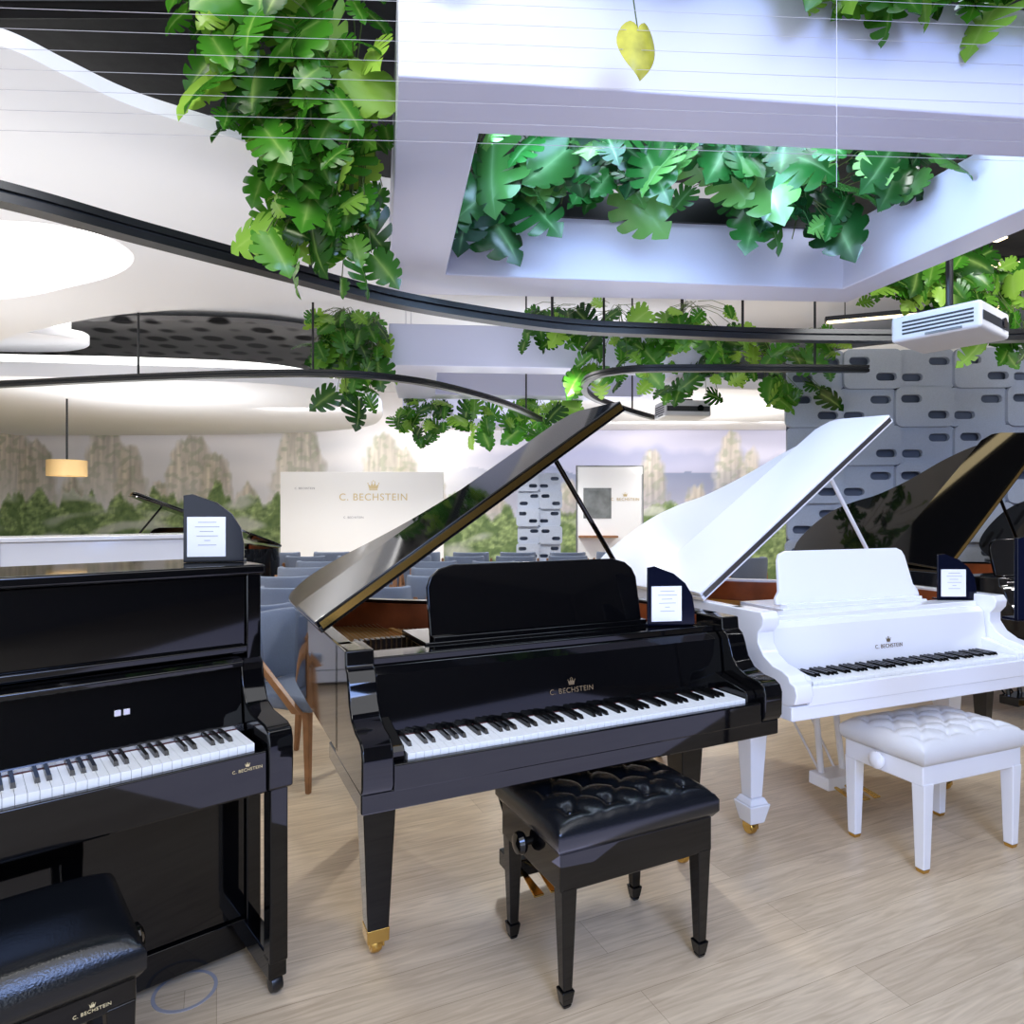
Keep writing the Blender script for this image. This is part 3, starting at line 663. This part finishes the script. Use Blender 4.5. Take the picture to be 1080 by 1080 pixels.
# ------------------------------------------------------------------ monstera plants
HALF=spline([(.02,.03,0),(.16,-.06,0),(.33,-.03,0),(.46,.12,0),(.50,.32,0),(.45,.54,0),(.34,.75,0),(.18,.94,0),(0,1.08,0)],12)
def edge_at(s):
    i=s*(len(HALF)-1); k=min(len(HALF)-2,int(i)); return HALF[k].lerp(HALF[k+1],i-k)
def leaf_geo(cut,rnd,npn=6):
    V=[];F=[]
    def v(x,y,r=0.): V.append((x,y,r)); return len(V)-1
    mids=[v(0,.10,1)]+[v(0,.14+.80*(i/npn)**.9,1) for i in range(1,npn)]+[v(0,1.08,.6)]
    for s in (1,-1):
        I=[mids[0]]
        for i in range(1,npn):
            e=edge_at(i/npn+.01); m=V[mids[i]]; c=cut*rnd.uniform(.75,1.1)
            if i==1: c*=.6
            I.append(v(s*(e.x*(1-c)),e.y*(1-c)+(m[1]+.02)*c,.25))
        I.append(mids[npn])
        for i in range(npn):
            a=i/npn+(.027 if i else 0); b=(i+1)/npn-(.030 if i<npn-1 else 0)
            es=[]
            for q in range(5):
                if i==npn-1 and q==4: break
                e=edge_at(a+(b-a)*q/4); k=1.02 if 0<q<4 else .96; es.append(v(s*e.x*k,e.y,.45 if q==2 else 0))
            loop=[I[i]]+es+[I[i+1]]
            F.append(loop if s>0 else loop[::-1])
            ce=[mids[i],I[i],I[i+1],mids[i+1]]; ce=[x for j,x in enumerate(ce) if x not in ce[:j]]
            if len(ce)>2: F.append(ce if s>0 else ce[::-1])
    return V,F
_r=random.Random(5); GEO=[leaf_geo(c,_r) for c in (.25,.5,.64,.72,.76,.8)]
def whole_leaf():
    V=[];F=[];n=14
    for i in range(n+1):
        e=edge_at(i/n); y0=.10+.98*(i/n)
        for s in (-1,-.5,0,.5,1): V.append((e.x*s*.86,y0+(e.y-y0)*abs(s),1-abs(s)))
    for i in range(n):
        for j in range(4): a=i*5+j; F.append([a,a+1,a+6,a+5])
    return V,F
def add_leaf(bm,base,tip,nrm,size,geo,droop=.35,wid=1.0):
    lay=bm.verts.layers.float.get('rib') or bm.verts.layers.float.new('rib')
    y=tip.normalized(); z=(nrm-y*nrm.dot(y)).normalized(); x=y.cross(z)
    def W(u,v):
        h=-droop*abs(u)**1.5*1.3+.06*min(1,abs(u)*8)-.34*max(0,v-.35)**2
        return base+(x*u*wid+y*v+z*h)*size
    V=[]
    for u,v,r in geo[0]: q=bm.verts.new(W(u,v)); q[lay]=r; V.append(q)
    for f in geo[1]: bm.faces.new([V[i] for i in f])
def plant(label,top,spots,n,size,mat_='leaf',face=(0,-1,.35),loose=.8,seed=1,droop=1.0,roots=2,group=None):
    """top: where the vines start; spots: boxes the leaves fill (x0,x1,y0,y1,z0,z1,weight)"""
    rnd=random.Random(seed); t0=Vector(top[0]); t=thing('monstera_plant',label,'plant',t0,0,group)
    lb=MB(); sb=MB(); tot=sum(s[6] for s in spots); F=Vector(face)
    for s in spots:
        k=max(1,round(n*s[6]/tot))
        for _ in range(k):
            p=Vector((rnd.uniform(s[0],s[1]),rnd.uniform(s[2],s[3]),rnd.uniform(s[4],s[5])))
            rv=Vector((rnd.uniform(-1,1),rnd.uniform(-1,1),rnd.uniform(-1,1)))
            tip=Vector((rnd.uniform(-.9,.9),rnd.uniform(-.6,.2),-.7*droop+rnd.uniform(-.4,.5)))
            nr=F+rv*loose
            sz=size[0]+(size[1]-size[0])*rnd.random()**1.5
            add_leaf(lb.bm,p-t0,tip,nr,sz,rnd.choice(GEO),rnd.uniform(.1,.7),rnd.uniform(.85,1.05))
            a=min((Vector(q) for q in top),key=lambda q:(q-p).length)
            e=p.lerp(a,min(1,.25/max(.05,(a-p).length)))+Vector((rnd.uniform(-.04,.04),.04,.06)) if rnd.random()>.3 else a
            sb.tube([tuple(p-t0),tuple(p.lerp(e,.5)+Vector((0,.01,.03))-t0),tuple(e-t0)],.0025,5)
    for _ in range(roots):
        s=spots[0]; a=Vector((rnd.uniform(s[0]*.7+s[1]*.3,s[0]*.3+s[1]*.7),s[3],s[5])); b_=Vector((a.x+rnd.uniform(-.1,.1),a.y,min(q[4] for q in spots)+rnd.uniform(0,.1)))
        sb.tube([tuple(q-t0) for q in (a,a.lerp(b_,.5)+Vector((rnd.uniform(-.05,.05),0,0)),b_)],.003,5)
    lb.build('foliage',mat_,t,recalc=False,ang=80); sb.build('stems','stem',t)
    return t
plant('lush monstera cascading down the left side of the large ceiling frame',[(-.95,2.35,3.3),(-.7,2.45,3.3),(-.6,2.5,2.95)],[(-1.04,-.46,2.0,2.55,2.92,3.3,.44),(-.93,-.50,2.15,2.7,2.6,2.98,.34),(-.74,-.54,2.4,2.8,2.36,2.64,.11),(-.9,-.8,2.4,2.55,2.38,2.6,.05),(-1.02,-.8,2.2,2.4,2.7,2.95,.07)],205,(.08,.23),seed=3,face=(-.2,-1,.5),roots=0)
plant('monstera spilling from the back of the opening, left half',[(-.2,3.55,3.2),(.3,3.6,3.2),(.7,3.62,3.2)],[(-.3,.85,2.95,3.5,3.07,3.42,.84),(-.25,.75,3.25,3.45,2.97,3.1,.16)],64,(.14,.35),'leafcool',seed=5)
plant('monstera spilling from the back of the opening, right half',[(1.1,3.68,3.2),(1.5,3.7,3.2),(1.8,3.72,3.2)],[(.85,2.08,3.0,3.6,3.07,3.38,.80),(1.2,1.75,3.3,3.5,2.94,3.07,.14),(1.62,1.66,3.4,3.45,2.88,2.92,.03)],62,(.14,.35),'leafcool',seed=8)
plant('monstera hanging below the curved track left of the second ceiling frame',[(-1.45,5.7,3.1),(-1.2,5.8,3.1)],[(-1.68,-1.12,5.5,5.9,2.7,3.15,.7),(-1.5,-1.1,5.6,5.9,2.36,2.75,.28)],76,(.11,.28),seed=11)
plant('trailing monstera beneath the second ceiling frame',[(-.9,7.7,2.75),(-.3,7.75,2.75),(.3,7.8,2.75)],[(-1.5,.9,7.6,8.0,2.5,2.78,.6),(-1.2,.5,7.6,8.0,2.26,2.5,.3)],80,(.12,.29),seed=13)
plant('monstera above the white lid between the frames, middle clump',[(.9,5.6,3.1),(1.5,5.5,3.1)],[(.1,1.9,5.4,5.8,2.85,3.15,.7),(.55,1.2,5.5,5.8,2.5,2.85,.22)],82,(.11,.28),seed=17)
plant('monstera hanging above the white lid, clump nearest the felt divider',[(1.9,6.6,3.0),(2.4,6.5,3.0)],[(1.4,3.0,6.0,6.38,2.5,3.1,.8)],80,(.11,.28),seed=19)
plant('bright green plant hanging over the divider at the right edge',[(3.3,4.7,3.1),(3.8,4.7,3.1)],[(2.9,4.0,4.5,4.8,2.8,3.2,.8),(3.2,3.9,4.5,4.7,2.5,2.8,.25)],125,(.09,.23),seed=23)
plant('plant leaning in between the large frame and the projector at right',[(2.6,4.4,3.1),(2.75,4.4,3.1)],[(2.35,2.9,4.25,4.5,2.82,3.1,.8)],32,(.11,.24),seed=27)
plant('green leaves lying along the top of the large ceiling frame, upper right',[(1.2,2.25,3.1),(1.6,2.3,3.1),(2.0,2.3,3.1)],[(.95,1.75,2.0,2.1,3.03,3.12,.75),(.4,1.0,1.92,2.0,3.07,3.14,.2),(1.15,1.3,2.0,2.03,3.0,3.04,.05)],84,(.08,.20),seed=29,face=(0,-1,.6),droop=.5,roots=0)
plant('leaf tip hanging at the top edge beside the left plant',[(-.12,2.05,3.08),(-.1,2.1,3.08)],[(-.16,-.1,1.93,1.95,3.04,3.06,1)],2,(.1,.14),seed=31,roots=0)
yl=thing('monstera_leaf','single yellowing leaf hanging on a thin stem before the large ceiling frame','leaf',(.352,1.86,2.765))
b=MB(); add_leaf(b.bm,Vector((0,0,0)),Vector((.1,-.1,-1)),Vector((.3,-1,.1)),.14,whole_leaf(),.6); b.build('blade','yleaf',yl,recalc=False,ang=80)
MB().tube([(0,0,-.01),(-.01,.03,.12),(-.012,.16,.3),(-.012,.22,.32)],.0022,5).build('stem','stem',yl)
# ------------------------------------------------------------------ lights
def area(loc,rot,sx,sy,power,col=(1,1,1)):
    l=bpy.data.lights.new('area','AREA'); l.shape='RECTANGLE'; l.size=sx; l.size_y=sy; l.energy=power; l.color=col
    o=bpy.data.objects.new('area_lamp',l); o.location=loc; o.rotation_euler=rot; C.objects.link(o); return o
def aim(loc,to,sx,sy,power,col):
    o=area(loc,(0,0,0),sx,sy,power,col); o.rotation_euler=(Vector(to)-Vector(loc)).to_track_quat('-Z','Y').to_euler(); return o
def spot(loc,power,col=(1,.985,.96),ang=150,rad=.12):
    l=bpy.data.lights.new('spot','SPOT'); l.energy=power; l.color=col; l.spot_size=math.radians(ang); l.spot_blend=.6; l.shadow_soft_size=rad
    o=bpy.data.objects.new('fill_spot',l); o.location=loc; C.objects.link(o); return o
cool=(.74,.84,1)
for x in (-5.5,-2.1,1.3): area((x,-3.4,1.65),(PI/2,0,0),2.8,2.9,66,cool)
area((.4,.1,3.6),(0,0,0),5,2.6,98,(.95,.96,1))  # added softbox above the camera, main fill for pianos and floor
for x,y in ((-3.2,5.6),(.2,5.3),(5.2,7.6),(-3,9),(0,9.4),(3,10),(6.5,5),(-6.5,7),(-5,3.5)): spot((x,y,2.65),150)  # added fill spots for the rear of the room, without fixtures
UP=(PI,0,0)
for (x,y,z,p,c) in ((-2.4,2.7,1.8,17,(.93,.96,1)),(-4.6,4.4,1.9,16,(.93,.96,1)),(4.2,4.6,2.2,14,(1,.95,.88)),(.4,5.2,1.9,22,(.85,.88,1)),(.4,8.4,1.9,45,(.92,.94,1)),(-4.5,8.0,1.7,44,(.97,.98,1)),(3.2,10.3,2.0,36,(1,.98,.96))): area((x,y,z),UP,2.4,1.6,p,c)  # added upward fill lights that brighten the ceilings, no fixtures there
for x in (-6.2,-2.2,2.2,6.2): aim((x,11.7,2.95),(x,13,1.6),3.6,.3,52,(1,.985,.98))  # wash lights added to brighten the mural
aim((-2.5,9.2,2.8),(-2.5,11.4,1.6),2,.4,26,(1,.99,.98))  # extra fill added to lift the white display board
area((-5.5,7.2,3.5),(0,0,0),3,.5,14,(1,.98,.96))
area((1.0,2.9,3.6),(0,0,0),1.6,1.0,30,(.7,.82,1))
aim((.7,2.75,2.98),(.9,3.9,2.85),1.6,.2,18,(.42,.64,1))
aim((1.3,3.0,2.98),(2.3,3.1,2.85),.8,.2,7,(.42,.64,1))
area((1.0,1.2,.5),(math.radians(172),0,0),3,1.4,18,(.54,.58,1))  # added low lavender fill that tints the frame undersides
aim((1.3,-1.2,3.0),(1.7,1.7,0),1.4,1.2,110,(.34,.5,1))  # added blue fill for the cool sheen on the right foreground floor
aim((-1.0,1.2,3.3),(-.75,2.4,2.9),.8,.5,14,(1,.97,.85))
aim((3.2,2.6,3.3),(4.2,6.5,2.0),1.2,.6,52,(.97,.98,1))  # added fill aimed at the felt divider to make it paler
w=bpy.data.worlds.new('world'); S.world=w; w.use_nodes=True
w.node_tree.nodes['Background'].inputs[0].default_value=(.8,.88,1,1); w.node_tree.nodes['Background'].inputs[1].default_value=.55
S.view_settings.view_transform='Standard'; S.view_settings.look='None'; S.view_settings.exposure=.05
cam=bpy.data.cameras.new('camera'); co=bpy.data.objects.new('camera',cam); C.objects.link(co)
co.location=(0,0,H); co.rotation_euler=(PI/2,0,0); cam.sensor_width=36; cam.sensor_fit='HORIZONTAL'; cam.lens=36*700/1080; cam.clip_start=.02
S.camera=co
